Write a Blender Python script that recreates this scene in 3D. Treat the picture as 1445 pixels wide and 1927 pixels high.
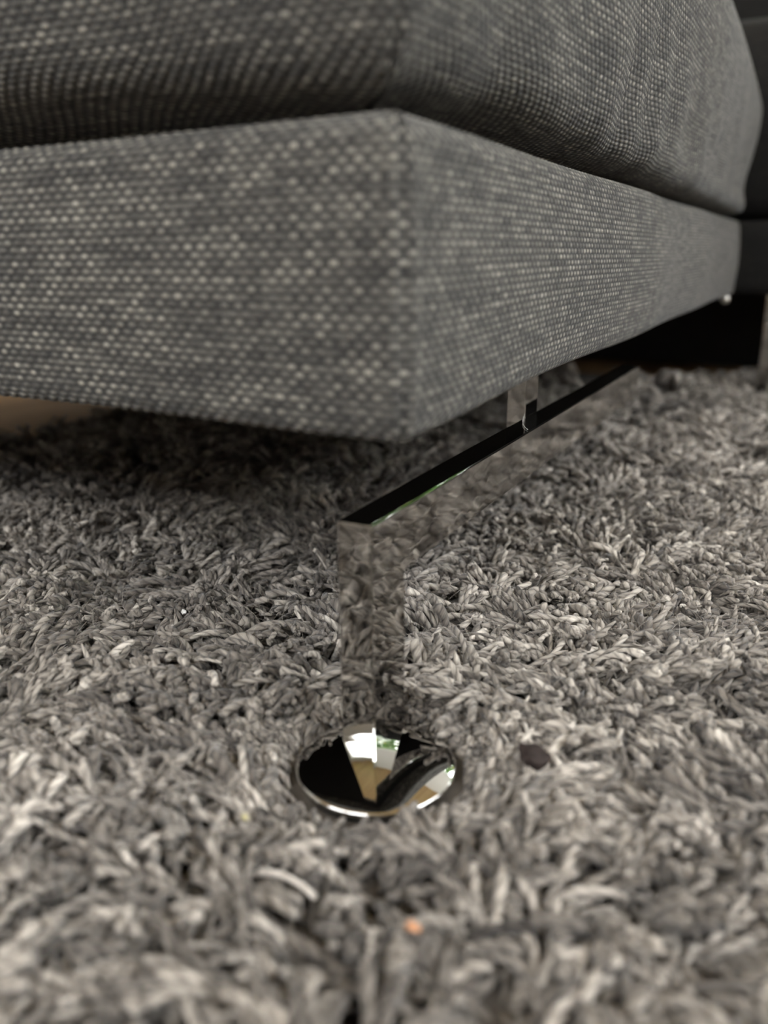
import bpy, bmesh, math, random
import numpy as np
from mathutils import Vector, Matrix

scene = bpy.context.scene
for o in list(bpy.data.objects):
    bpy.data.objects.remove(o)

# ---------------------------------------------------------------- camera
# world axes follow the sofa: its near corner stands at x=0, y=0; the right
# side runs along +y, the front runs along -x; z=0 is the floor.
CAM = Vector((0.1038, -0.2111, 0.190))
YAW, PITCH, ROLL = math.radians(27.9), math.atan(483 / 1520), math.radians(0.55)
cam_data = bpy.data.cameras.new('camera')
cam = bpy.data.objects.new('camera', cam_data)
scene.collection.objects.link(cam)
cam_data.sensor_fit = 'VERTICAL'
cam_data.sensor_height = 36.0
cam_data.lens = 36.0 * 1520 / 1927
cam_data.clip_start = 0.01
cam_data.dof.use_dof = True
cam_data.dof.focus_distance = 0.400
cam_data.dof.aperture_fstop = 5.0
fwd = Vector((-math.sin(YAW) * math.cos(PITCH), math.cos(YAW) * math.cos(PITCH), -math.sin(PITCH)))
cam.matrix_world = Matrix.Translation(CAM) @ fwd.to_track_quat('-Z', 'Y').to_matrix().to_4x4() @ Matrix.Rotation(-ROLL, 4, 'Z')
scene.camera = cam

# ---------------------------------------------------------------- light
world = bpy.data.worlds.new('overcast_sky')
scene.world = world
world.use_nodes = True
wb = world.node_tree.nodes['Background']
wb.inputs[0].default_value = (0.955, 0.968, 0.985, 1)
wb.inputs[1].default_value = 12.0


def portal(name, loc, direction, sx, sy):
    d = bpy.data.lights.new(name, 'AREA')
    d.shape = 'RECTANGLE'
    d.size, d.size_y = sx, sy
    d.cycles.is_portal = True
    o = bpy.data.objects.new(name, d)
    scene.collection.objects.link(o)
    o.location = loc
    o.rotation_euler = Vector(direction).to_track_quat('-Z', 'Z').to_euler()


portal('daylight_portal', (1.88, 0.05, 1.575), (-1, 0, 0), 3.1, 1.45)
portal('daylight_portal', (0.45, 2.00, 1.15), (0, -1, 0), 1.9, 0.7)
portal('daylight_portal', (-0.6, -2.18, 1.725), (0, 1, 0), 2.6, 1.15)

scene.view_settings.view_transform = 'Standard'
scene.view_settings.look = 'None'
scene.view_settings.gamma = 1.0
scene.view_settings.use_curve_mapping = False
scene.view_settings.exposure = 0.2
scene.cycles.use_denoising = True
scene.cycles.max_bounces = 8
scene.cycles.diffuse_bounces = 4

# ---------------------------------------------------------------- helpers
rng = np.random.default_rng(7)
random.seed(7)


def link(o, parent=None):
    scene.collection.objects.link(o)
    if parent is not None:
        o.parent = parent
    return o


def empty(name, loc=(0, 0, 0)):
    o = bpy.data.objects.new(name, None)
    o.empty_display_size = 0.05
    o.location = loc
    return link(o)


def tag(o, label, cat, group=None, kind=None):
    o['label'] = label
    if cat:
        o['category'] = cat
    if group:
        o['group'] = group
    if kind:
        o['kind'] = kind
    return o


def fast_mesh(name, verts, quads, uv=None, smooth=True):
    """verts (n,3), quads (m,4) numpy arrays -> mesh"""
    me = bpy.data.meshes.new(name)
    n, m = len(verts), len(quads)
    me.vertices.add(n)
    me.vertices.foreach_set('co', np.ascontiguousarray(verts, dtype=np.float32).ravel())
    me.loops.add(m * 4)
    me.loops.foreach_set('vertex_index', np.ascontiguousarray(quads, dtype=np.int32).ravel())
    me.polygons.add(m)
    me.polygons.foreach_set('loop_start', np.arange(0, m * 4, 4, dtype=np.int32))
    me.polygons.foreach_set('use_smooth', np.full(m, smooth))
    if uv is not None:
        l = me.uv_layers.new(name='weave')
        l.data.foreach_set('uv', np.ascontiguousarray(uv[quads.ravel()], dtype=np.float32).ravel())
    me.update(calc_edges=True)
    me.validate()
    return me


def mesh_obj(name, bm, mat, parent=None, smooth=False, bevel=0.0, seg=3):
    me = bpy.data.meshes.new(name)
    bmesh.ops.recalc_face_normals(bm, faces=bm.faces)
    if bevel > 0:
        bmesh.ops.bevel(bm, geom=list(bm.edges), offset=bevel, segments=seg, affect='EDGES', profile=0.5)
    bm.to_mesh(me)
    bm.free()
    if smooth:
        for p in me.polygons:
            p.use_smooth = True
    me.materials.append(mat)
    o = bpy.data.objects.new(name, me)
    return link(o, parent)


def box(bm, x0, x1, y0, y1, z0, z1):
    v = [bm.verts.new(p) for p in ((x0, y0, z0), (x1, y0, z0), (x1, y1, z0), (x0, y1, z0),
                                   (x0, y0, z1), (x1, y0, z1), (x1, y1, z1), (x0, y1, z1))]
    for f in ((0, 3, 2, 1), (4, 5, 6, 7), (0, 1, 5, 4), (1, 2, 6, 5), (2, 3, 7, 6), (3, 0, 4, 7)):
        bm.faces.new([v[i] for i in f])


def lathe(bm, prof, cx, cy, n=96):
    rings = []
    for r, z in prof:
        if r < 1e-6:
            rings.append([bm.verts.new((cx, cy, z))])
        else:
            rings.append([bm.verts.new((cx + r * math.cos(2 * math.pi * k / n), cy + r * math.sin(2 * math.pi * k / n), z)) for k in range(n)])
    for a, b in zip(rings[:-1], rings[1:]):
        for k in range(n):
            k2 = (k + 1) % n
            q = [a[k % len(a)], a[k2 % len(a)], b[k2 % len(b)], b[k % len(b)]]
            u = []
            for t in q:
                if t not in u:
                    u.append(t)
            if len(u) > 2:
                bm.faces.new(u)


# ---------------------------------------------------------------- materials
def new_mat(name):
    m = bpy.data.materials.new(name)
    m.use_nodes = True
    nt = m.node_tree
    return m, nt, nt.nodes['Principled BSDF']


def nd(nt, t, **kw):
    n = nt.nodes.new(t)
    for k, v in kw.items():
        setattr(n, k, v)
    return n


def sock(nt, node, i, v):
    if isinstance(v, bpy.types.NodeSocket):
        nt.links.new(v, node.inputs[i])
    elif v is not None:
        node.inputs[i].default_value = v


def M(nt, op, a, b=None, c=None):
    n = nd(nt, 'ShaderNodeMath', operation=op)
    sock(nt, n, 0, a)
    sock(nt, n, 1, b)
    sock(nt, n, 2, c)
    return n.outputs[0]


def comb(nt, x, y, z=0.0):
    n = nd(nt, 'ShaderNodeCombineXYZ')
    sock(nt, n, 0, x)
    sock(nt, n, 1, y)
    sock(nt, n, 2, z)
    return n.outputs[0]


def ramp(nt, fac, stops):
    n = nd(nt, 'ShaderNodeValToRGB')
    e = n.color_ramp.elements
    while len(e) < len(stops):
        e.new(0.5)
    for el, (p, c) in zip(e, stops):
        el.position = p
        el.color = (*c, 1)
    nt.links.new(fac, n.inputs[0])
    return n.outputs[0]


def noise(nt, vec, scale, detail=2.0, rough=0.5, dim='3D'):
    n = nd(nt, 'ShaderNodeTexNoise', noise_dimensions=dim)
    if vec is not None:
        nt.links.new(vec, n.inputs['Vector'])
    n.inputs['Scale'].default_value = scale
    n.inputs['Detail'].default_value = detail
    n.inputs['Roughness'].default_value = rough
    return n.outputs[0]


def weave_material(name, gap, low, high, bump=0.0007, floor=0.2, sheen=0.12):
    """plain weave: yarn crossings stand proud as beads; uv counts yarns"""
    m, nt, bs = new_mat(name)
    uvn = nd(nt, 'ShaderNodeUVMap', uv_map='weave')
    sep = nd(nt, 'ShaderNodeSeparateXYZ')
    nt.links.new(uvn.outputs[0], sep.inputs[0])
    x, y = sep.outputs[0], sep.outputs[1]
    cc = M(nt, 'MULTIPLY', M(nt, 'COSINE', M(nt, 'MULTIPLY', x, math.pi)), M(nt, 'COSINE', M(nt, 'MULTIPLY', y, math.pi)))
    row = M(nt, 'ABSOLUTE', M(nt, 'COSINE', M(nt, 'MULTIPLY', y, math.pi)))
    ix, iy = M(nt, 'ROUND', x), M(nt, 'ROUND', y)
    wn = nd(nt, 'ShaderNodeTexWhiteNoise', noise_dimensions='2D')
    nt.links.new(comb(nt, ix, iy), wn.inputs['Vector'])
    rnd = wn.outputs['Value']
    yarn = noise(nt, comb(nt, M(nt, 'MULTIPLY', x, 0.10), M(nt, 'MULTIPLY', iy, 3.7)), 1.0, 1.0, dim='2D')
    warp = noise(nt, comb(nt, M(nt, 'MULTIPLY', ix, 4.3), M(nt, 'MULTIPLY', y, 0.07)), 1.0, 1.0, dim='2D')
    mr = nd(nt, 'ShaderNodeMapRange', interpolation_type='SMOOTHSTEP')
    nt.links.new(cc, mr.inputs[0])
    mr.inputs[1].default_value = -0.35
    mr.inputs[2].default_value = 0.75
    bead = mr.outputs[0]
    # brightness of a bead: its own chance, the yarn it belongs to, the warp behind
    val = M(nt, 'MULTIPLY', M(nt, 'POWER', rnd, 2.0), 0.50)
    val = M(nt, 'ADD', val, M(nt, 'MULTIPLY', M(nt, 'SUBTRACT', yarn, 0.35), 1.0))
    val = M(nt, 'ADD', val, M(nt, 'MULTIPLY', M(nt, 'SUBTRACT', warp, 0.5), 0.45))
    val = M(nt, 'MAXIMUM', val, 0.02)
    fib = noise(nt, comb(nt, M(nt, 'MULTIPLY', x, 1.6), M(nt, 'MULTIPLY', M(nt, 'ADD', y, M(nt, 'MULTIPLY', x, 0.25)), 9.0)), 1.0, 2.0, dim='2D')
    fac = M(nt, 'MULTIPLY', M(nt, 'ADD', M(nt, 'MULTIPLY', bead, 1.0 - floor), floor), M(nt, 'ADD', 0.08, M(nt, 'MULTIPLY', row, 0.95)))
    fac = M(nt, 'MULTIPLY', fac, M(nt, 'ADD', 0.22, val))
    fac = M(nt, 'MULTIPLY', fac, M(nt, 'ADD', 0.65, M(nt, 'MULTIPLY', fib, 0.7)))
    col = ramp(nt, fac, [(0.0, gap), (0.35, low), (1.0, high)])
    nt.links.new(col, bs.inputs['Base Color'])
    bs.inputs['Roughness'].default_value = 0.85
    bs.inputs['Specular IOR Level'].default_value = 0.25
    bs.inputs['Sheen Weight'].default_value = sheen
    bs.inputs['Sheen Roughness'].default_value = 0.5
    h = M(nt, 'ADD', M(nt, 'MULTIPLY', cc, 0.35), M(nt, 'MULTIPLY', row, 0.4))
    h = M(nt, 'ADD', h, M(nt, 'MULTIPLY', fib, 0.22))
    bp = nd(nt, 'ShaderNodeBump')
    bp.inputs['Strength'].default_value = 0.8
    bp.inputs['Distance'].default_value = bump
    nt.links.new(h, bp.inputs['Height'])
    nt.links.new(bp.outputs[0], bs.inputs['Normal'])
    return m


def plain(name, col, rough=0.8, metal=0.0, spec=0.4, nscale=None, namp=0.15):
    m, nt, bs = new_mat(name)
    bs.inputs['Roughness'].default_value = rough
    bs.inputs['Metallic'].default_value = metal
    bs.inputs['Specular IOR Level'].default_value = spec
    if nscale:
        tc = nd(nt, 'ShaderNodeTexCoord')
        n = noise(nt, tc.outputs['Object'], nscale, 4.0)
        lo = tuple(c * (1 - namp) for c in col)
        hi = tuple(min(1, c * (1 + namp)) for c in col)
        nt.links.new(ramp(nt, n, [(0.3, lo), (0.7, hi)]), bs.inputs['Base Color'])
    else:
        bs.inputs['Base Color'].default_value = (*col, 1)
    return m


def wood(name, c0, c1, c2, rough=0.45, board=0.14):
    m, nt, bs = new_mat(name)
    tc = nd(nt, 'ShaderNodeTexCoord')
    sep = nd(nt, 'ShaderNodeSeparateXYZ')
    nt.links.new(tc.outputs['Object'], sep.inputs[0])
    bx = M(nt, 'DIVIDE', sep.outputs[0], board)
    bi = M(nt, 'FLOOR', bx)
    v = comb(nt, M(nt, 'MULTIPLY', sep.outputs[0], 26.0), M(nt, 'ADD', M(nt, 'MULTIPLY', sep.outputs[1], 1.6), M(nt, 'MULTIPLY', bi, 7.1)), bi)
    g = noise(nt, v, 1.0, 5.0, 0.6)
    wn = nd(nt, 'ShaderNodeTexWhiteNoise', noise_dimensions='1D')
    nt.links.new(bi, wn.inputs['W'])
    f = M(nt, 'ADD', M(nt, 'MULTIPLY', g, 0.7), M(nt, 'MULTIPLY', wn.outputs['Value'], 0.3))
    edge = M(nt, 'LESS_THAN', M(nt, 'ABSOLUTE', M(nt, 'SUBTRACT', M(nt, 'FRACT', bx), 0.5)), 0.49)
    f = M(nt, 'MULTIPLY', f, edge)
    nt.links.new(ramp(nt, f, [(0.0, c0), (0.35, c1), (0.75, c2)]), bs.inputs['Base Color'])
    bs.inputs['Roughness'].default_value = rough
    return m


def chrome_material(name, wave=0.10, col=(0.60, 0.59, 0.575), rough=0.03):
    m, nt, bs = new_mat(name)
    bs.inputs['Base Color'].default_value = (*col, 1)
    bs.inputs['Metallic'].default_value = 1.0
    tc = nd(nt, 'ShaderNodeTexCoord')
    n = noise(nt, tc.outputs['Object'], 90.0, 3.0)
    mr = nd(nt, 'ShaderNodeMapRange')
    nt.links.new(n, mr.inputs[0])
    mr.inputs[3].default_value = rough * 0.5
    mr.inputs[4].default_value = rough * 1.5
    nt.links.new(mr.outputs[0], bs.inputs['Roughness'])
    wv = nd(nt, 'ShaderNodeVectorMath', operation='MULTIPLY')
    nt.links.new(tc.outputs['Object'], wv.inputs[0])
    wv.inputs[1].default_value = (1.0, 0.55, 1.6)
    w = noise(nt, wv.outputs[0], 75.0, 1.5)
    bp = nd(nt, 'ShaderNodeBump')
    bp.inputs['Strength'].default_value = wave
    bp.inputs['Distance'].default_value = 0.001
    nt.links.new(w, bp.inputs['Height'])
    nt.links.new(bp.outputs[0], bs.inputs['Normal'])
    return m


FABRIC = weave_material('grey_woven_fabric', (0.016, 0.016, 0.017), (0.108, 0.103, 0.093), (0.35, 0.33, 0.285), floor=0.42)
SHADED_FABRIC = weave_material('shaded_woven_fabric', (0.003, 0.003, 0.003), (0.010, 0.009, 0.008), (0.030, 0.025, 0.021), sheen=0.0)  # weave darkened to carry the shade on the far section
CHROME = chrome_material('polished_chrome', 0.11, (0.50, 0.49, 0.475), 0.05)
CHROME_DISC = chrome_material('polished_chrome_disc', 0.015, (0.72, 0.71, 0.69))
SATIN = plain('satin_steel', (0.75, 0.72, 0.66), 0.35, metal=1.0)
LINING = plain('black_lining', (0.012, 0.012, 0.013), 0.9, nscale=300)
RUBBER = plain('black_rubber', (0.012, 0.012, 0.012), 0.6)
WALL = plain('white_wall_paint', (0.66, 0.65, 0.62), 0.85, nscale=3, namp=0.03)
FRAME = plain('white_frame_paint', (0.80, 0.80, 0.78), 0.4)
FLOORW = wood('oak_floor', (0.10, 0.055, 0.02), (0.36, 0.215, 0.09), (0.48, 0.30, 0.14), 0.75)
CEILW = wood('pine_ceiling_boards', (0.14, 0.08, 0.03), (0.46, 0.30, 0.15), (0.58, 0.40, 0.21), 0.5, 0.12)
GRASS = plain('lawn', (0.10, 0.17, 0.05), 0.9, nscale=20, namp=0.4)

mg, ntg, bsg = new_mat('window_glass')
ntg.nodes.remove(bsg)
_t = nd(ntg, 'ShaderNodeBsdfTransparent')
_g = nd(ntg, 'ShaderNodeBsdfGlossy')
_g.inputs['Roughness'].default_value = 0.0
_x = nd(ntg, 'ShaderNodeMixShader')
_x.inputs[0].default_value = 0.06
ntg.links.new(_t.outputs[0], _x.inputs[1])
ntg.links.new(_g.outputs[0], _x.inputs[2])
ntg.links.new(_x.outputs[0], ntg.nodes['Material Output'].inputs[0])
GLASS = mg

# pile: three point attributes carry the yarn's own colour, its angle and length
m, nt, bs = new_mat('shag_yarn')
at = nd(nt, 'ShaderNodeAttribute', attribute_name='yarn_tone')
fb = nd(nt, 'ShaderNodeAttribute', attribute_name='fibre')
fsep = nd(nt, 'ShaderNodeSeparateXYZ')
nt.links.new(fb.outputs['Vector'], fsep.inputs[0])
ang = M(nt, 'ARCTAN2', fsep.outputs[1], fsep.outputs[0])
run = M(nt, 'MULTIPLY', fsep.outputs[2], 2 * math.pi / 0.0060)
ply = M(nt, 'ABSOLUTE', M(nt, 'COSINE', M(nt, 'SUBTRACT', ang, M(nt, 'MULTIPLY', run, 0.5))))
ply = M(nt, 'POWER', ply, 0.6)
tw = M(nt, 'SUBTRACT', ang, M(nt, 'MULTIPLY', run, 0.35))
fvec = comb(nt, M(nt, 'MULTIPLY', M(nt, 'COSINE', tw), 2.6),
            M(nt, 'ADD', M(nt, 'MULTIPLY', M(nt, 'SINE', tw), 2.6), M(nt, 'MULTIPLY', at.outputs['Fac'], 900.0)),
            M(nt, 'MULTIPLY', fsep.outputs[2], 110.0))
fn = noise(nt, fvec, 1.0, 4.0, 0.7)
tone = M(nt, 'ADD', at.outputs['Fac'], M(nt, 'MULTIPLY', M(nt, 'SUBTRACT', fn, 0.5), 0.75))
tone = M(nt, 'ADD', tone, M(nt, 'MULTIPLY', M(nt, 'SUBTRACT', ply, 0.8), 0.35))
hgt = M(nt, 'ADD', M(nt, 'MULTIPLY', ply, 0.75), M(nt, 'MULTIPLY', fn, 0.55))
col = ramp(nt, tone, [(0.0, (0.028, 0.024, 0.022)), (0.42, (0.200, 0.176, 0.153)), (0.75, (0.50, 0.452, 0.395)), (1.0, (0.80, 0.735, 0.655))])
nt.links.new(col, bs.inputs['Base Color'])
bs.inputs['Roughness'].default_value = 0.75
bs.inputs['Specular IOR Level'].default_value = 0.25
bs.inputs['Sheen Weight'].default_value = 0.25
bs.inputs['Sheen Roughness'].default_value = 0.4
bp = nd(nt, 'ShaderNodeBump')
bp.inputs['Strength'].default_value = 0.9
bp.inputs['Distance'].default_value = 0.0012
nt.links.new(hgt, bp.inputs['Height'])
nt.links.new(bp.outputs[0], bs.inputs['Normal'])
YARN = m

# ---------------------------------------------------------------- room shell
RX0, RX1, RY0, RY1, RZ = -2.6, 1.9, -2.2, 2.02, 2.5
T = 0.12


def structure(name, bm, mat, parent=None):
    o = mesh_obj(name, bm, mat, parent)
    if parent is None:
        o['kind'] = 'structure'
    return o


bm = bmesh.new(); box(bm, RX0, RX1, RY0, RY1, -0.05, 0.0); structure('floor', bm, FLOORW)
bm = bmesh.new(); box(bm, RX0, RX1, RY0, RY1, RZ, RZ + 0.1); structure('ceiling', bm, CEILW)


def holed(along_y, c0, c1, a0, a1, w0, w1, z0, z1):
    bm = bmesh.new()
    for (p, q, u, v) in ((a0, w0, 0, RZ), (w1, a1, 0, RZ), (w0, w1, 0, z0), (w0, w1, z1, RZ)):
        if along_y:
            box(bm, c0, c1, p, q, u, v)
        else:
            box(bm, p, q, c0, c1, u, v)
    return bm


W1 = (-1.5, 1.6, 0.85, 2.3)
W2 = (-1.9, 0.7, 1.15, 2.3)
structure('wall_right', holed(True, RX1, RX1 + T, RY0, RY1, *W1), WALL)
structure('wall_back', holed(False, RY0 - T, RY0, RX0, RX1, *W2), WALL)
bm = bmesh.new(); box(bm, RX0 - T, RX0, RY0, RY1, 0, RZ); structure('wall_left', bm, WALL)
W3 = (-0.5, 1.4, 0.8, 1.5)
structure('wall_far', holed(False, RY1, RY1 + T, RX0, RX1, *W3), WALL)


def window(name, along_y, c, w, n, sgn=1):
    a0, a1, z0, z1 = w
    f = 0.06

    def bx(bm, p, q, u, v, d0, d1):
        if along_y:
            box(bm, c + d0, c + d1, p, q, u, v)
        else:
            box(bm, p, q, *sorted((c - sgn * d1, c - sgn * d0)), u, v)
    root = empty(name, (0, 0, 0))
    root['kind'] = 'structure'
    bm = bmesh.new()
    bx(bm, a0, a1, z0, z0 + f, 0.02, 0.09)
    bx(bm, a0, a1, z1 - f, z1, 0.02, 0.09)
    for k in range(n + 1):
        x = a0 + (a1 - a0 - f) * k / n
        bx(bm, x, x + f, z0 + f, z1 - f, 0.02, 0.09)
    mesh_obj('window_frame', bm, FRAME, root)
    bm = bmesh.new(); bx(bm, a0 - 0.04, a1 + 0.04, z0 - 0.03, z0, -0.10, 0.02)
    mesh_obj('window_sill', bm, FRAME, root)
    for k in range(n):
        x = a0 + (a1 - a0 - f) * k / n + f
        x2 = a0 + (a1 - a0 - f) * (k + 1) / n
        bm = bmesh.new(); bx(bm, x, x2, z0 + f, z1 - f, 0.05, 0.056)
        mesh_obj('pane', bm, GLASS, root)


window('window_1', True, RX1, W1, 3)
window('window_2', False, RY0, W2, 2)
window('window_3', False, RY1, W3, 2, -1)

# garden seen through the window on the right (it shows in the chrome foot)
bm = bmesh.new(); box(bm, RX0 - 1, RX1 + 5.5, -6, 7, -0.25, -0.15); structure('lawn', bm, GRASS)
LEAF = plain('leaf_green', (0.08, 0.19, 0.03), 0.6, nscale=4, namp=0.5)
PETAL = plain('yellow_petal', (0.80, 0.60, 0.10), 0.6, nscale=9, namp=0.2)
TWIG = plain('twig_brown', (0.09, 0.06, 0.035), 0.8)


def bush(loc, rx, h, label):
    root = empty('garden_bush', loc)
    tag(root, label, 'bush', 'bushes outside the window')
    n = 2200
    d = rng.normal(size=(n, 3)); d /= np.linalg.norm(d, axis=1)[:, None]
    r = rng.uniform(0.55, 1.0, n) ** 0.5
    p = d * r[:, None] * np.array([rx, rx, h / 2]) + np.array([0, 0, h / 2])
    a = rng.normal(size=(n, 3)); a /= np.linalg.norm(a, axis=1)[:, None]
    b = np.cross(a, d); b /= np.linalg.norm(b, axis=1)[:, None]
    s = rng.uniform(0.06, 0.12, n)[:, None]
    vs = np.stack([p - a * s, p + b * s * 0.45, p + a * s, p - b * s * 0.45], 1).reshape(-1, 3)
    me = fast_mesh('foliage', vs, np.arange(n * 4).reshape(-1, 4), smooth=False)
    me.materials.append(LEAF)
    o = link(bpy.data.objects.new('foliage', me), root)
    o['kind'] = 'stuff'
    bm = bmesh.new()
    for k in range(5):
        q = Vector((random.uniform(-1, 1) * rx * 0.5, random.uniform(-1, 1) * rx * 0.5, h * 0.7))
        rad = 0.012
        ring0 = [bm.verts.new((rad * math.cos(t), rad * math.sin(t), -0.15)) for t in (0, 2.09, 4.19)]
        ring1 = [bm.verts.new((q.x + 0.4 * rad * math.cos(t), q.y + 0.4 * rad * math.sin(t), q.z)) for t in (0, 2.09, 4.19)]
        for i in range(3):
            bm.faces.new((ring0[i], ring0[(i + 1) % 3], ring1[(i + 1) % 3], ring1[i]))
    mesh_obj('stem', bm, TWIG, root)
    if 'yellow' in label:
        k = rng.choice(n, 130, replace=False)
        c = p[k] * np.array([1.04, 1.04, 1.0])
        s2 = 0.035
        vs = np.stack([c - a[k] * s2, c + b[k] * s2, c + a[k] * s2, c - b[k] * s2], 1).reshape(-1, 3)
        me = fast_mesh('blossoms', vs, np.arange(len(k) * 4).reshape(-1, 4), smooth=False)
        me.materials.append(PETAL)
        o = link(bpy.data.objects.new('blossoms', me), root)
        o['kind'] = 'stuff'


bush((3.6, -1.0, 0.0), 0.8, 2.3, 'broad green bush outside the long window on the right, nearest the viewer')
bush((4.2, 0.9, 0.0), 0.9, 2.7, 'tallest green bush outside the long window on the right')
bush((-0.20, 3.30, 0.0), 0.62, 2.9, 'leafy green bush with yellow flowers, left one outside the window behind the sofa')
bush((1.32, 3.40, 0.0), 0.64, 3.0, 'leafy green bush with yellow flowers, right one outside the window behind the sofa')

# ---------------------------------------------------------------- upholstery surfaces
P, PV = 0.0027, 0.00245                     # yarn pitch of the weave, along and up


def path_points(W, D, rc, dense, dx0, dy1, full):
    """rounded rectangle x in [-W,0], y in [0,D]; starts at the far left of the front.
    Returns u (arc length from the near corner), xy and outward normals."""
    us, ps, ns = [], [], []
    arc = math.pi / 2 * rc

    def add(u, p, n):
        us.append(u); ps.append(p); ns.append(n)
    # front face, x from -W+rc to -rc at y=0
    xs = list(np.linspace(-W + rc, -dx0, 14)[:-1])
    xs += list(np.arange(-dx0, -rc, dense))
    for x in xs:
        add(x + rc - arc / 2, (x, 0.0), (0, -1))
    k = max(6, int(round(arc / dense)))
    for i in range(k + 1):
        t = math.pi / 2 * i / k
        n = (math.sin(t), -math.cos(t))
        add(arc * (i / k - 0.5), (-rc + rc * n[0], rc + rc * n[1]), n)
    ys = list(np.arange(rc + dense, dy1, dense)) + list(np.linspace(dy1, D - rc, 34))
    for y in ys:
        add(y - rc + arc / 2, (0.0, y), (1, 0))
    u0 = us[-1]
    for i in range(1, 11):
        t = math.pi / 2 * i / 10
        n = (math.cos(t), math.sin(t))
        add(u0 + arc * i / 10, (-rc + rc * n[0], D - rc + rc * n[1]), n)
    u0 = us[-1]
    for x in np.linspace(-rc, -W + rc, 10)[1:]:
        add(u0 - x, (x, D), (0, 1))
    for i in range(1, 7):
        t = math.pi / 2 * i / 6
        n = (-math.sin(t), math.cos(t))
        add(us[-1] + 0.01, (-W + rc + rc * n[0], D - rc + rc * n[1]), n)
    for y in np.linspace(D - rc, rc, 10)[1:]:
        add(us[-1] + 0.05, (-W, y), (-1, 0))
    for i in range(1, 7):
        t = math.pi / 2 * i / 6
        n = (-math.cos(t), -math.sin(t))
        add(us[-1] + 0.01, (-W + rc + rc * n[0], rc + rc * n[1]), n)
    return np.array(us), np.array(ps), np.array(ns, float)


def spline(pts, dense, v_lo, v_hi):
    """Catmull-Rom through (offset, z) points, resampled; rows are `dense` apart
    between arc lengths v_lo and v_hi and coarse outside"""
    pts = np.array(pts, float)
    q = np.vstack([2 * pts[0] - pts[1], pts, 2 * pts[-1] - pts[-2]])
    out = []
    for i in range(1, len(q) - 2):
        for t in np.linspace(0, 1, 24, endpoint=False):
            a, b, c, d = q[i - 1], q[i], q[i + 1], q[i + 2]
            out.append(0.5 * (2 * b + (c - a) * t + (2 * a - 5 * b + 4 * c - d) * t * t + (3 * b - a - 3 * c + d) * t ** 3))
    out.append(pts[-1])
    out = np.array(out)
    s = np.concatenate([[0], np.cumsum(np.linalg.norm(np.diff(out, axis=0), axis=1))])
    v = np.concatenate([np.linspace(0, v_lo, 8)[:-1], np.arange(v_lo, v_hi, dense), np.linspace(v_hi, s[-1], 16)])
    o = np.stack([np.interp(v, s, out[:, 0]), np.interp(v, s, out[:, 1])], 1)
    tn = np.gradient(o, v, axis=0)
    tn /= np.linalg.norm(tn, axis=1)[:, None] + 1e-9
    nrm = np.stack([tn[:, 1], -tn[:, 0]], 1)       # outward in the (offset, z) plane
    return v, o, nrm


def upholstery(name, mat, parent, W, D, rc, prof, origin=(0, 0, 0), dense=P / 3, dx0=0.30, dy1=0.5,
               v_lo=0.03, v_hi=0.2, relief=0.00045, shape=None, cap=True, seam=0.0, vphase=0.0):
    u, p, n = path_points(W, D, rc, dense, dx0, dy1, True)
    v, o, nr = spline(prof, dense * PV / P, v_lo, v_hi)
    U, V = np.meshgrid(u, v, indexing='ij')
    off = np.broadcast_to(o[:, 0], U.shape).copy()
    zz = np.broadcast_to(o[:, 1], U.shape).copy()
    no = np.broadcast_to(nr[:, 0], U.shape)
    nz = np.broadcast_to(nr[:, 1], U.shape)
    if shape is not None:
        doff, dz = shape(U, V, off, zz)
        off = off + doff; zz = zz + dz
    # yarn relief, fading out where the columns turn coarse
    fade = np.clip((U + dx0) / 0.03, 0, 1) * np.clip((dy1 - U) / 0.05, 0, 1) * np.clip((V - v_lo) / 0.005, 0, 1) * np.clip((v_hi - V) / 0.005, 0, 1)
    cc = np.cos(np.pi * U / P) * np.cos(np.pi * (V / PV + vphase))
    rel = relief * fade * (0.6 * cc + 0.5 * np.abs(np.cos(np.pi * (V / PV + vphase))) - 0.2)
    if seam:
        rel = rel - seam * np.exp(-(U / 0.0011) ** 2) + 0.45 * seam * np.exp(-((np.abs(U) - 0.0032) / 0.0018) ** 2)
    off = off + rel * no
    zz = zz + rel * nz
    X = p[:, 0][:, None] + n[:, 0][:, None] * off
    Y = p[:, 1][:, None] + n[:, 1][:, None] * off
    d = np.clip(-off, 0, None)
    X = np.clip(X, np.where(off < 0, -W + d, -9), np.where(off < 0, -d, 9))
    Y = np.clip(Y, np.where(off < 0, d, -9), np.where(off < 0, D - d, 9))
    verts = np.stack([X + origin[0], Y + origin[1], zz + origin[2]], -1).reshape(-1, 3)
    uv = np.stack([U / P, V / PV + vphase], -1).reshape(-1, 2)
    nu, nv = U.shape
    i, j = np.meshgrid(np.arange(nu), np.arange(nv - 1), indexing='ij')
    i2 = (i + 1) % nu
    quads = np.stack([i * nv + j, i2 * nv + j, i2 * nv + j + 1, i * nv + j + 1], -1).reshape(-1, 4)
    # close top and bottom with one quad strip between opposite ends
    me = fast_mesh(name, verts, quads, uv)
    me.materials.append(mat)
    ob = link(bpy.data.objects.new(name, me), parent)
    return ob


# ---------------------------------------------------------------- the sofa with its chrome leg
SB, ST = 0.1370, 0.2285                     # underside and top of the upholstered base
SW, SD = 0.95, 0.94
sofa = empty('sofa', (-0.4, 0.4, 0.0))
tag(sofa, 'grey woven sofa base on a polished chrome leg, standing over the shaggy rug', 'sofa')
OS = (0.4, -0.4, 0.0)                       # children are modelled in world axes


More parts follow.
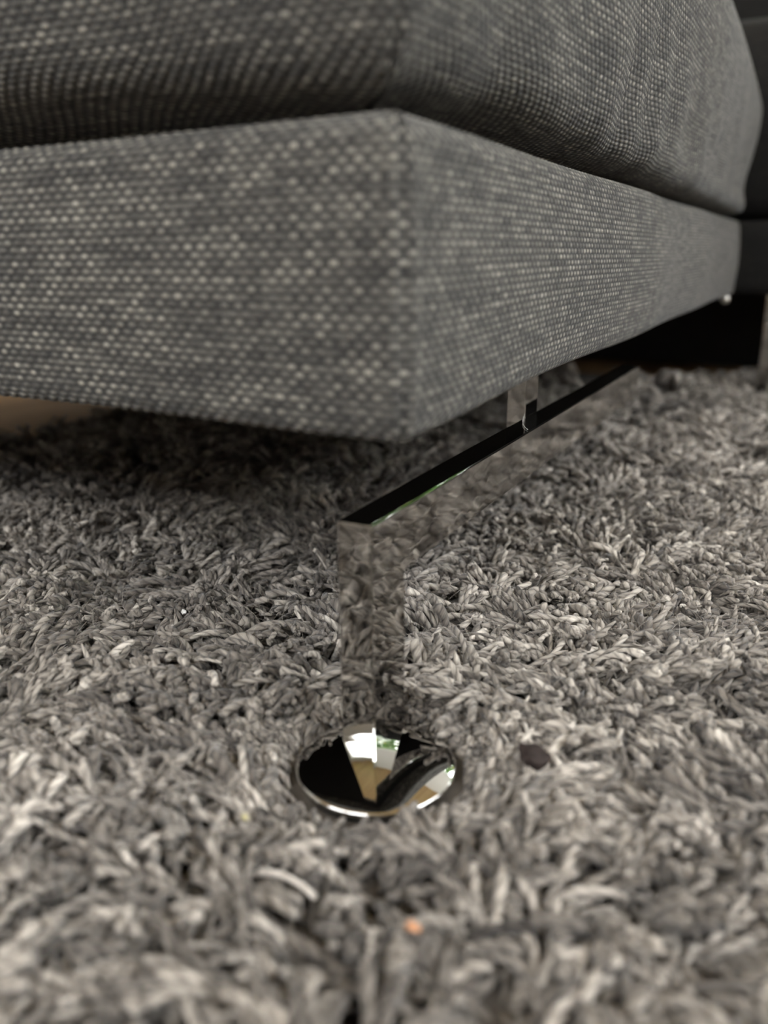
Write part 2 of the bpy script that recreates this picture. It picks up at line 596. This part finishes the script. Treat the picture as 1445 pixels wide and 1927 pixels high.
def wob(U, V, off, zz):
    a = 0.0012 * np.sin(U * 21 + 1.0) * np.clip(np.abs(U) / 0.05, 0, 1)
    belly = 0.002 * np.sin(np.clip((zz - SB) / (ST - SB), 0, 1) * np.pi) * np.clip(np.abs(U) / 0.1, 0, 1)
    dz = 0.0004 * np.sin(U * 11 + 0.4)
    # the base hangs a little lower at its corner
    dz = dz * np.clip(np.abs(U) / 0.04, 0, 1) * np.clip((ST - zz) / 0.02, 0, 1)
    dz = dz - 0.0022 * np.exp(-(U / 0.09) ** 2) * np.clip((ST - 0.03 - zz) / 0.04, 0, 1)
    return a + belly, dz


r = 0.009
base_prof = [(-0.05, SB + 0.004), (-0.025, SB + 0.002), (-r * 1.6, SB), (-r * 0.6, SB + 0.0006), (-r * 0.15, SB + r * 0.45), (0.0, SB + r * 1.3),
             (0.0005, (SB + ST) / 2), (-0.0008, ST - r * 1.5), (-r * 0.3, ST - r * 0.5), (-r, ST - 0.0005), (-r * 2.2, ST), (-0.05, ST - 0.001), (-0.09, ST - 0.002)]
upholstery('base_upholstery', FABRIC, sofa, SW, SD, 0.007, base_prof, OS, dy1=0.42, dx0=0.25, v_lo=0.020, v_hi=0.155, shape=wob, seam=0.0012)
bm = bmesh.new(); box(bm, -SW + 0.02 + OS[0], -0.02 + OS[0], 0.02 + OS[1], SD - 0.02 + OS[1], SB - 0.0026, SB + 0.006)
mesh_obj('underside_lining', bm, LINING, sofa)
bm = bmesh.new(); box(bm, -SW + 0.06 + OS[0], -0.06 + OS[0], 0.06 + OS[1], SD - 0.06 + OS[1], ST - 0.006, ST - 0.001)
mesh_obj('deck_panel', bm, LINING, sofa)

# chrome leg: flat bar on edge, post and round foot
LX0, LX1, LY0, LY1, LY2 = -0.0358, -0.0218, 0.0167, 0.0425, 0.475
LZ, LH = 0.1025, 0.025
DX, DY = -0.0196, 0.0138


def chrome_leg(parent, off, x0, x1, y0, y1, y2, dcx, dcy, blocks):
    ox, oy = off
    leg = bpy.data.objects.new('chrome_leg', None)
    link(leg, parent)
    leg['label'] = 'polished chrome bar leg with a post and a round domed foot'
    # post and bar are one bent flat bar: an L-shaped prism
    bm = bmesh.new()
    zb = 0.0125
    prof = [(y0, zb), (y1, zb), (y1, LZ - LH), (y2, LZ - LH), (y2, LZ), (y0, LZ)]
    va = [bm.verts.new((x0 + ox, y + oy, z)) for y, z in prof]
    vb = [bm.verts.new((x1 + ox, y + oy, z)) for y, z in prof]
    bm.faces.new(va)
    bm.faces.new(list(reversed(vb)))
    for i in range(6):
        j = (i + 1) % 6
        bm.faces.new((va[i], va[j], vb[j], vb[i]))
    mesh_obj('bent_bar', bm, CHROME, leg, bevel=0.0008)
    # domed disc
    R = 0.0295
    bm = bmesh.new()
    rise = 0.0052
    Rs = (R * R + rise * rise) / (2 * rise)
    pr = [(0.0, 0.0165)]
    for k in range(1, 17):
        rr = (R - 0.0008) * k / 16
        pr.append((rr, 0.0165 - (Rs - math.sqrt(Rs * Rs - rr * rr))))
    ze = pr[-1][1]
    pr += [(R - 0.0002, ze - 0.0003), (R, ze - 0.0009), (R - 0.0001, ze - 0.0020), (R - 0.0008, ze - 0.0026), (R - 0.003, ze - 0.0027), (0.0, ze - 0.0027)]
    lathe(bm, pr, dcx + ox, dcy + oy)
    mesh_obj('foot_disc', bm, CHROME_DISC, leg, smooth=True)
    bm = bmesh.new()
    lathe(bm, [(0.0, ze - 0.0027), (R - 0.0022, ze - 0.0027), (R - 0.0016, ze - 0.0034), (R - 0.002, 0.0062), (0.0, 0.0062)], dcx + ox, dcy + oy, 64)
    o = mesh_obj('glide_pad', bm, RUBBER, leg, smooth=True)
    o['label'] = 'black rubber pad under the chrome disc'
    for by in blocks:
        bm = bmesh.new()
        box(bm, x0 - 0.0105 + ox, x0 + 0.0004 + ox, by + oy, by + 0.022 + oy, LZ - LH + 0.002, SB - 0.0024)
        mesh_obj('mounting_block', bm, CHROME, leg, bevel=0.0005)
    return leg


chrome_leg(sofa, OS[:2], LX0, LX1, LY0, LY1, LY2, DX, DY, (0.222,))

# a bright bolt head under the far end of the base
def bolt(x, y, z, rad):
    bm = bmesh.new()
    lathe(bm, [(0, z - rad), (rad * 0.5, z - rad * 0.86), (rad * 0.87, z - rad * 0.5), (rad, z), (rad * 0.87, z + rad * 0.5), (rad * 0.4, z + rad * 0.9), (rad * 0.4, SB + 0.001), (0, SB + 0.001)], x + OS[0], y + OS[1], 20)
    return mesh_obj('bolt_head', bm, SATIN, sofa, smooth=True)


bolt(-0.006, 0.925, SB - 0.004, 0.0058)


# seat cushion, a loose thing on the base
def puff(U, V, off, zz):
    h = zz - ST
    up = np.clip(h / 0.06, 0, 1)
    near = np.clip(np.abs(U) / 0.09, 0, 1)
    bow = 0.010 * np.sin(np.clip(U / SD, 0, 1) * np.pi) * (U > 0) + 0.012 * np.sin(np.clip(-U / 0.6, 0, 1) * np.pi / 2) * (U < 0)
    d = bow * np.clip(h / 0.05, 0, 1) * (off > -0.06)
    # gathered ripples along the lower edge
    rip = 0.0013 * np.sin(U * 95 + V * 60 + 2.0 * np.sin(U * 23)) + 0.0016 * np.sin(U * 38 - V * 30)
    rip = rip * near * np.exp(-((h - 0.03) / 0.05) ** 2) * (off > -0.04)
    # underside lifts off the base away from the corner
    lift = 0.007 * near * np.exp(-(h / 0.02) ** 2) * np.clip((off + 0.055) / 0.03, 0, 1)
    # further along the side the lower edge sits out over the base
    d = d + 0.012 * np.clip((U - 0.12) / 0.3, 0, 1) * np.exp(-((h - 0.006) / 0.02) ** 2) * (off > -0.05)
    return d + rip, lift * (1 - np.clip((U - 0.1) / 0.3, 0, 1))


cushion = upholstery('seat_cushion', FABRIC, None, SW, SD, 0.012,
                     [(-0.14, ST + 0.0025), (-0.07, ST + 0.0025), (-0.034, ST + 0.0028), (-0.016, ST + 0.006), (-0.005, ST + 0.016), (0.001, ST + 0.034),
                      (0.006, ST + 0.07), (0.010, ST + 0.105), (0.008, ST + 0.13), (-0.008, ST + 0.165), (-0.034, ST + 0.205), (-0.066, ST + 0.236),
                      (-0.11, ST + 0.256), (-0.20, ST + 0.266), (-0.40, ST + 0.27), (-0.469, ST + 0.27)],
                     (0, 0, 0), dx0=0.25, dy1=0.50, v_lo=0.10, v_hi=0.29, shape=puff, seam=0.0008, relief=0.0005, vphase=0.37)
tag(cushion, 'plump grey woven seat cushion lying on the sofa base', 'cushion')

# ---------------------------------------------------------------- neighbouring sofa section, its shade put into the fabric colour
sofa2 = empty('sofa', (0.5, 1.4, 0.0))
tag(sofa2, 'sofa section at the right edge with shadow painted into its fabric, beyond the grey one', 'sofa')
O2 = (-0.5 + 1.15, -1.4 + 0.965, 0.0)
upholstery('base_upholstery', SHADED_FABRIC, sofa2, 2.0, 0.95, 0.012, base_prof, O2, dense=0.02, dx0=0.30, dy1=0.4, v_lo=0.06, v_hi=0.21, relief=0.0)
bm = bmesh.new(); box(bm, -1.98 + O2[0], -0.02 + O2[0], 0.02 + O2[1], 0.93 + O2[1], SB - 0.0008, SB + 0.006)
mesh_obj('underside_lining', bm, LINING, sofa2)
bm = bmesh.new(); box(bm, -1.9 + O2[0], -0.10 + O2[0], 0.34 + O2[1], 0.90 + O2[1], 0.004, SB - 0.001)
mesh_obj('shade_box', bm, LINING, sofa2)  # black box added to darken the space under this section
chrome_leg(sofa2, (-0.5, -1.4), 0.041, 0.055, 0.955, 0.981, 1.28, 0.0571, 0.9521, (1.15,))
upholstery('backrest', SHADED_FABRIC, sofa2, 2.0, 0.28, 0.05,
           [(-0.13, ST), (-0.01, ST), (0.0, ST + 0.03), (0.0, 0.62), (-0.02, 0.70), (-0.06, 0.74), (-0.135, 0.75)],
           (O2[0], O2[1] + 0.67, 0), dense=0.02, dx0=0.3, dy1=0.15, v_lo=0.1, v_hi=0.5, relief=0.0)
cush2 = upholstery('seat_cushion', SHADED_FABRIC, None, 2.0, 0.655, 0.03,
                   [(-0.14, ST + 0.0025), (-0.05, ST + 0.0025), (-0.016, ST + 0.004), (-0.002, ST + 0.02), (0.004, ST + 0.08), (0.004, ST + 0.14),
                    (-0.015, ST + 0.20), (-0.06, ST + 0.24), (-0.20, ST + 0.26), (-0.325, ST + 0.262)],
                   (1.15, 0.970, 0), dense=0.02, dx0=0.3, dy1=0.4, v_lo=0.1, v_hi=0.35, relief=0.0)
tag(cush2, 'seat cushion at the right edge with shadow painted into its fabric, on the far sofa section', 'cushion')

# ---------------------------------------------------------------- shaggy rug
GX0, GX1, GY0, GY1 = -0.615, 1.15, -1.35, 1.10
bm = bmesh.new(); box(bm, GX0, GX1, GY0, GY1, 0.0005, 0.006)
rug = mesh_obj('shag_rug', bm, plain('rug_backing', (0.13, 0.115, 0.10), 0.95, nscale=200))
tag(rug, 'grey-beige shaggy rug with long twisted yarn pile under the sofa', 'rug')

cY, sY, cP, sP = math.cos(YAW), math.sin(YAW), math.cos(PITCH), math.sin(PITCH)


def view(x, y, z):
    dx, dy, dz = x - CAM.x, y - CAM.y, z - CAM.z
    a = dx * cY + dy * sY
    f = -dx * sY + dy * cY
    depth = f * cP - dz * sP
    up = f * sP + dz * cP
    return a, up, depth


def scatter(spacing, per):
    nx = int((GX1 - GX0) / spacing); ny = int((GY1 - GY0) / spacing)
    gx, gy = np.meshgrid(np.arange(nx), np.arange(ny), indexing='ij')
    x = GX0 + (gx + (gy % 2) * 0.5 + rng.uniform(-0.45, 0.45, gx.shape)) * spacing
    y = GY0 + (gy + rng.uniform(-0.45, 0.45, gx.shape)) * spacing
    return x.ravel(), y.ravel()


def flow(x, y):
    """slowly turning lay of the pile"""
    return (-0.9 + 1.3 * np.sin(x * 31 + 2.1 * np.sin(y * 17 + 1.0)) + 1.1 * np.sin(y * 37 + 1.7 * np.sin(x * 23) + 0.6)
            + 0.7 * np.sin((x + y) * 61 + 1.9))


ALLV, ALLQ, TONE, FIB = [], [], [], []
VBASE = 0


def strands(bx, by, phi, L, R, K, S, tone, lean0, lean1, curl, hmax, twist=0.011, tip=0.55):
    """two-ply yarn ends: a figure-of-eight section that turns along a bent centre line"""
    global VBASE
    N = len(bx)
    s = np.linspace(0, 1, K)
    lean = lean0[:, None] + (lean1 - lean0)[:, None] * s[None] ** 1.3
    ph = phi[:, None] + curl[:, None] * s[None]
    ds = (L / (K - 1))[:, None]
    tx, ty, tz = np.sin(lean) * np.cos(ph), np.sin(lean) * np.sin(ph), np.cos(lean)

    def integ(t):
        c = np.zeros_like(t)
        c[:, 1:] = np.cumsum(0.5 * (t[:, 1:] + t[:, :-1]) * ds, axis=1)
        return c
    cx = bx[:, None] + integ(tx)
    cy = by[:, None] + integ(ty)
    cz = 0.005 + integ(tz)
    cz = np.maximum(cz, 0.006 + R[:, None] * 0.5)
    top = cz.max(axis=1)
    k = np.minimum(1.0, hmax / top)
    cz = cz * k[:, None]
    Tv = np.stack([tx, ty, tz], -1)
    Sv = np.stack([-np.sin(ph), np.cos(ph), np.zeros_like(ph)], -1)
    Nv = np.cross(Tv, Sv)
    ang = np.arange(S) / S * 2 * np.pi
    # some ends are loose and flat, some firmly twisted; cut ends are blunt or fray
    flat = rng.uniform(0.42, 1.0, N)
    psi = rng.uniform(0, np.pi, N)[:, None] + rng.normal(0, 1.5, N)[:, None] * s[None]
    a = ang[None, None, :] - psi[:, :, None]
    prof = 1.0 / np.sqrt(np.cos(a) ** 2 + (np.sin(a) / flat[:, None, None]) ** 2)
    tp = rng.uniform(0.45, 1.45, N)
    taper = np.interp(s, [0, 0.25, 0.75, 1.0], [0.7, 1.0, 1.0, 0.0])[None] + np.interp(s, [0.75, 1.0], [0.0, 1.0])[None] * tp[:, None]
    wob = 1 + 0.14 * np.sin(s[None] * rng.uniform(6, 14, N)[:, None] + rng.uniform(0, 6, N)[:, None])
    rad = R[:, None, None] * prof * (taper * wob)[:, :, None]
    ca, sa = np.cos(ang), np.sin(ang)
    C = np.stack([cx, cy, cz], -1)
    V = C[:, :, None, :] + rad[..., None] * (ca[None, None, :, None] * Sv[:, :, None, :] + sa[None, None, :, None] * Nv[:, :, None, :])
    V = V.reshape(N, K * S, 3)
    # tip vertex closes each end
    tipv = C[:, -1] + Tv[:, -1] * (R * 0.5)[:, None]
    V = np.concatenate([V, tipv[:, None]], 1)
    nvs = K * S + 1
    i, j = np.meshgrid(np.arange(K - 1), np.arange(S), indexing='ij')
    j2 = (j + 1) % S
    q = np.stack([i * S + j, i * S + j2, (i + 1) * S + j2, (i + 1) * S + j], -1).reshape(-1, 4)
    # closing quads span two section edges each
    jj = np.arange(0, S - 1, 2)
    qc = np.stack([(K - 1) * S + jj, (K - 1) * S + jj + 1, (K - 1) * S + (jj + 2) % S, np.full(len(jj), K * S)], -1)
    q = np.vstack([q, qc])
    Q = q[None] + (VBASE + np.arange(N) * nvs)[:, None, None]
    ALLV.append(V.reshape(-1, 3))
    ALLQ.append(Q.reshape(-1, 4))
    TONE.append(np.repeat(tone, nvs))
    # fibre coordinates: round the ply (turning with the twist) and along the length
    f = np.zeros((N, nvs, 3))
    f[:, :-1, 0] = np.tile(ca, (N, K))
    f[:, :-1, 1] = np.tile(sa, (N, K))
    f[:, :-1, 2] = np.repeat(s[None] * L[:, None], S, axis=1)
    f[:, -1] = f[:, -2]
    FIB.append(f.reshape(-1, 3))
    VBASE += N * nvs


def tufts(x, y, per, K, S, Rm, Lm, spread, jit):
    n = len(x)
    ph = flow(x, y) + rng.normal(0, 1.1, n)
    tl = rng.uniform(0.85, 1.15, n)
    tt = rng.normal(0, 0.07, n) + 0.07 * np.sin(x * 19 + 2 * np.sin(y * 13))
    up = rng.uniform(0, 1, n)
    bx = np.repeat(x, per) + rng.normal(0, jit, n * per)
    by = np.repeat(y, per) + rng.normal(0, jit, n * per)
    phi = np.repeat(ph, per) + rng.normal(0, spread, n * per)
    L = np.repeat(tl, per) * Lm * rng.uniform(0.75, 1.15, n * per)
    R = Rm * rng.uniform(0.72, 1.25, n * per)
    tone = np.clip(0.49 + np.repeat(tt, per) + rng.normal(0, 0.15, n * per), 0.08, 0.95)
    upr = np.repeat(up, per)
    lean0 = np.clip(rng.normal(0.35, 0.3, n * per), 0, 1)
    lean1 = 1.0 + 0.95 * upr + rng.normal(0, 0.28, n * per)
    # about a third of the tufts stand up, the rest lie over
    erect = np.repeat(rng.uniform(0, 1, n) < 0.34, per)
    lean0 = np.where(erect, lean0 * 0.5, lean0)
    lean1 = np.where(erect, rng.normal(0.85, 0.25, n * per), lean1)
    curl = np.repeat(rng.normal(0, 0.6, n), per) + rng.normal(0, 0.4, n * per)
    hmax = np.repeat(0.0215 + 0.0035 * np.sin(x * 47 + 1.3 * np.sin(y * 39)) + 0.003 * np.sin(y * 53 + 2.0 * np.sin(x * 29)) + rng.normal(0, 0.002, n), per) + rng.normal(0, 0.0012, n * per) + np.where(erect, 0.0045, -0.0015)
    # round the chrome foot the pile is pressed down and pushed aside
    d = np.hypot(bx - DX, by - DY)
    rad = np.arctan2(by - DY, bx - DX)
    hmax = np.minimum(hmax, 0.0115 + np.clip((d - 0.032) / 0.035, 0, 1) * 0.016)
    near = d < 0.060
    turn = (phi - rad + np.pi) % (2 * np.pi) - np.pi
    lim = np.clip((d - 0.030) / 0.030, 0, 1) * np.pi * 0.75 + 0.45
    phi = np.where(near, rad + np.clip(turn, -lim, lim), phi)
    curl = np.where(near, curl * 0.3, curl)
    keep = d > 0.0318
    keep &= (bx > GX0) & (bx < GX1) & (by > GY0) & (by < GY1)
    # the foot of the neighbouring section
    keep &= np.hypot(bx - 0.0571, by - 0.9521) > 0.031
    a = [t[keep] for t in (bx, by, phi, L, R, tone, lean0, lean1, curl, hmax)]
    strands(a[0], a[1], a[2], a[3], a[4], K, S, a[5], a[6], a[7], a[8], a[9])
    return len(a[0])


def zone(x, y):
    """0: sharp part of the view, 1: rest of the view, 2: outside the view"""
    a, up, dp = view(x, y, 0.02)
    px = 722.5 + 1520 * a / np.maximum(dp, 0.02)
    py = 963.5 - 1520 * up / np.maximum(dp, 0.02)
    inside = (dp > 0.08) & (px > -150) & (px < 1600) & (py < 2100)
    sharp = inside & (dp < 0.62)
    hid = (x < -0.05) & (y > 0.75)
    z = np.where(sharp, 0, np.where(inside & (dp < 1.4) & ~hid, 1, np.where((np.hypot(x - DX, y - DY) < 0.42) & (y < 0.25), 3, 2)))
    return z


counts = []
x, y = scatter(0.0119, 1); k = zone(x, y) == 0
counts.append(tufts(x[k], y[k], 8, 8, 6, 0.00172, 0.036, 0.46, 0.0022))
x, y = scatter(0.0135, 1); k = zone(x, y) == 1
counts.append(tufts(x[k], y[k], 5, 7, 4, 0.0020, 0.037, 0.42, 0.0035))
x, y = scatter(0.0150, 1); k = zone(x, y) == 3
counts.append(tufts(x[k], y[k], 5, 6, 4, 0.0020, 0.037, 0.45, 0.0035))
x, y = scatter(0.044, 1); k = zone(x, y) == 2
counts.append(tufts(x[k], y[k], 3, 6, 4, 0.0058, 0.048, 0.6, 0.006))

# a low layer between the tufts hides the backing
x, y = scatter(0.0088, 1)
k = (zone(x, y) == 0) & (np.hypot(x - DX, y - DY) > 0.05)
n1 = int(k.sum())
strands(x[k], y[k], rng.uniform(0, 2 * np.pi, n1), rng.uniform(0.020, 0.030, n1), rng.uniform(0.0015, 0.0021, n1), 6, 5,
        np.clip(rng.normal(0.44, 0.13, n1), 0.08, 0.95), rng.uniform(0.5, 1.0, n1), rng.uniform(1.3, 1.9, n1), rng.normal(0, 0.7, n1), rng.uniform(0.009, 0.014, n1))

# short upright ends crowd round the chrome foot
nr_ = 640
th_ = rng.uniform(0, 2 * np.pi, nr_)
rr_ = 0.0320 + 0.016 * rng.uniform(0, 1, nr_) ** 1.2
strands(DX + rr_ * np.cos(th_), DY + rr_ * np.sin(th_), th_ + rng.normal(0, 0.7, nr_), rng.uniform(0.010, 0.017, nr_) + (rr_ - 0.032) * 0.3,
        rng.uniform(0.0013, 0.0020, nr_), 7, 6, np.clip(rng.normal(0.46, 0.14, nr_), 0.08, 0.95), rng.uniform(0.0, 0.5, nr_),
        rng.uniform(0.5, 1.5, nr_), rng.normal(0, 0.5, nr_), 0.0108 + (rr_ - 0.032) * 0.42)

# fine loose fibres that stand off the yarn in the sharp part
x, y = scatter(0.0062, 1)
a_, u_, d_ = view(x, y, 0.02)
k = (zone(x, y) == 0) & (d_ > 0.26) & (d_ < 0.6) & (np.hypot(x - DX, y - DY) > 0.054)
fx, fy = x[k], y[k]
n = len(fx)
f0 = rng.uniform(0, 2 * np.pi, n)
tl0 = VBASE
for _ in range(1):
    s4 = np.linspace(0, 1, 5)
    Lf = rng.uniform(0.008, 0.018, n)
    le = rng.uniform(0.3, 1.1, n)[:, None] + rng.uniform(-0.3, 1.2, n)[:, None] * s4
    ph = f0[:, None] + rng.normal(0, 1.6, n)[:, None] * s4
    st = (Lf / 4)[:, None]
    px = fx[:, None] + np.cumsum(np.sin(le) * np.cos(ph) * st, 1)
    py = fy[:, None] + np.cumsum(np.sin(le) * np.sin(ph) * st, 1)
    pz = rng.uniform(0.010, 0.020, n)[:, None] + np.cumsum(np.cos(le) * st, 1)
    pz = np.minimum(pz, 0.027)
    c = np.stack([px, py, pz], -1)
    w = 0.00006
    sd = np.stack([-np.sin(ph), np.cos(ph), np.zeros_like(ph)], -1) * w
    v3 = np.stack([c - sd, c + sd, c + np.array([0, 0, 1.6 * w])], 2)
    ALLV.append(v3.reshape(-1, 3))
    i, j = np.meshgrid(np.arange(4), np.arange(3), indexing='ij')
    q = np.stack([i * 3 + j, i * 3 + (j + 1) % 3, (i + 1) * 3 + (j + 1) % 3, (i + 1) * 3 + j], -1).reshape(-1, 4)
    ALLQ.append((q[None] + (VBASE + np.arange(n) * 15)[:, None, None]).reshape(-1, 4))
    TONE.append(np.repeat(np.clip(rng.normal(0.6, 0.12, n), 0, 1), 15))
    FIB.append(np.zeros((n * 15, 3)))
    VBASE += n * 15

pv, pq = np.concatenate(ALLV), np.concatenate(ALLQ)
me = fast_mesh('pile', pv, pq)
at1 = me.attributes.new('yarn_tone', 'FLOAT', 'POINT')
at1.data.foreach_set('value', np.concatenate(TONE).astype(np.float32))
at2 = me.attributes.new('fibre', 'FLOAT_VECTOR', 'POINT')
at2.data.foreach_set('vector', np.concatenate(FIB).astype(np.float32).ravel())
me.materials.append(YARN)
pile = link(bpy.data.objects.new('pile', me), rug)
pile['kind'] = 'stuff'
print('STRANDS', counts, 'pile tris', len(pq) * 2)


# ---------------------------------------------------------------- small things
def tube(bm, pts, rad, n=6):
    rings = []
    for i, p in enumerate(pts):
        a = Vector(pts[max(0, i - 1)]); b = Vector(pts[min(len(pts) - 1, i + 1)])
        t = (b - a).normalized()
        s = t.cross(Vector((0.3, 0.2, 1))).normalized()
        w = t.cross(s)
        rings.append([bm.verts.new(Vector(p) + rad * (s * math.cos(2 * math.pi * k / n) + w * math.sin(2 * math.pi * k / n))) for k in range(n)])
    for a, b in zip(rings[:-1], rings[1:]):
        for k in range(n):
            bm.faces.new((a[k], a[(k + 1) % n], b[(k + 1) % n], b[k]))
    bm.faces.new(rings[0]); bm.faces.new(list(reversed(rings[-1])))


THREAD = plain('white_thread', (0.85, 0.85, 0.83), 0.6)
bm = bmesh.new()
zt = LZ + 0.0003
tube(bm, [(LX1 - 0.001, 0.1885, zt + 0.0002), (LX1 - 0.004, 0.193, zt + 0.0003), (LX1 - 0.007, 0.199, zt + 0.0004),
          (LX1 - 0.010, 0.207, zt + 0.0008), (LX1 - 0.0125, 0.216, zt + 0.0012), (LX1 - 0.0138, 0.221, zt + 0.0006)], 0.00013)
tag(mesh_obj('thread', bm, THREAD, smooth=True), 'thin white thread lying across the top of the chrome bar', 'thread')


def crumb(loc, sx, sy, sz, mat, label, cat='crumb', seed=0):
    bm = bmesh.new()
    bmesh.ops.create_icosphere(bm, subdivisions=3, radius=1.0)
    rr = random.Random(seed)
    ph = [rr.uniform(0, 6) for _ in range(6)]
    for v in bm.verts:
        c = v.co.copy()
        k = 1 + 0.16 * math.sin(3 * c.x + ph[0]) * math.sin(4 * c.y + ph[1]) + 0.12 * math.sin(7 * c.z + ph[2] + 3 * c.x) + 0.06 * math.sin(11 * c.y + ph[3])
        v.co = Vector((c.x * sx, c.y * sy, c.z * sz)) * k
    o = mesh_obj('crumb' if cat == 'crumb' else cat, bm, mat, smooth=True)
    o.location = loc
    o.rotation_euler = (0.3, 0.2, rr.uniform(0, 3))
    return tag(o, label, cat)


crumb((0.0360, 0.0263, 0.0235), 0.0054, 0.0046, 0.0026, plain('dark_brown_crumb', (0.022, 0.014, 0.012), 0.8, nscale=400, namp=0.4),
      'dark brown crumb caught in the rug to the right of the foot', seed=3)
crumb((0.0336, -0.0649, 0.0290), 0.0019, 0.0011, 0.0009, plain('orange_crumb', (0.60, 0.30, 0.16), 0.7, nscale=400),
      'tiny orange crumb on the rug in the foreground', seed=5)
crumb((-0.1490, 0.0590, 0.0270), 0.0013, 0.0012, 0.0011, plain('white_lint', (0.72, 0.72, 0.70), 0.8, nscale=400),
      'tiny white ball of lint on the rug left of the leg', 'lint', seed=8)
crumb((-0.0328, -0.0465, 0.0250), 0.0014, 0.0010, 0.0009, plain('yellow_crumb', (0.55, 0.50, 0.28), 0.8, nscale=400),
      'tiny yellowish crumb on the rug left of the disc front', seed=9)
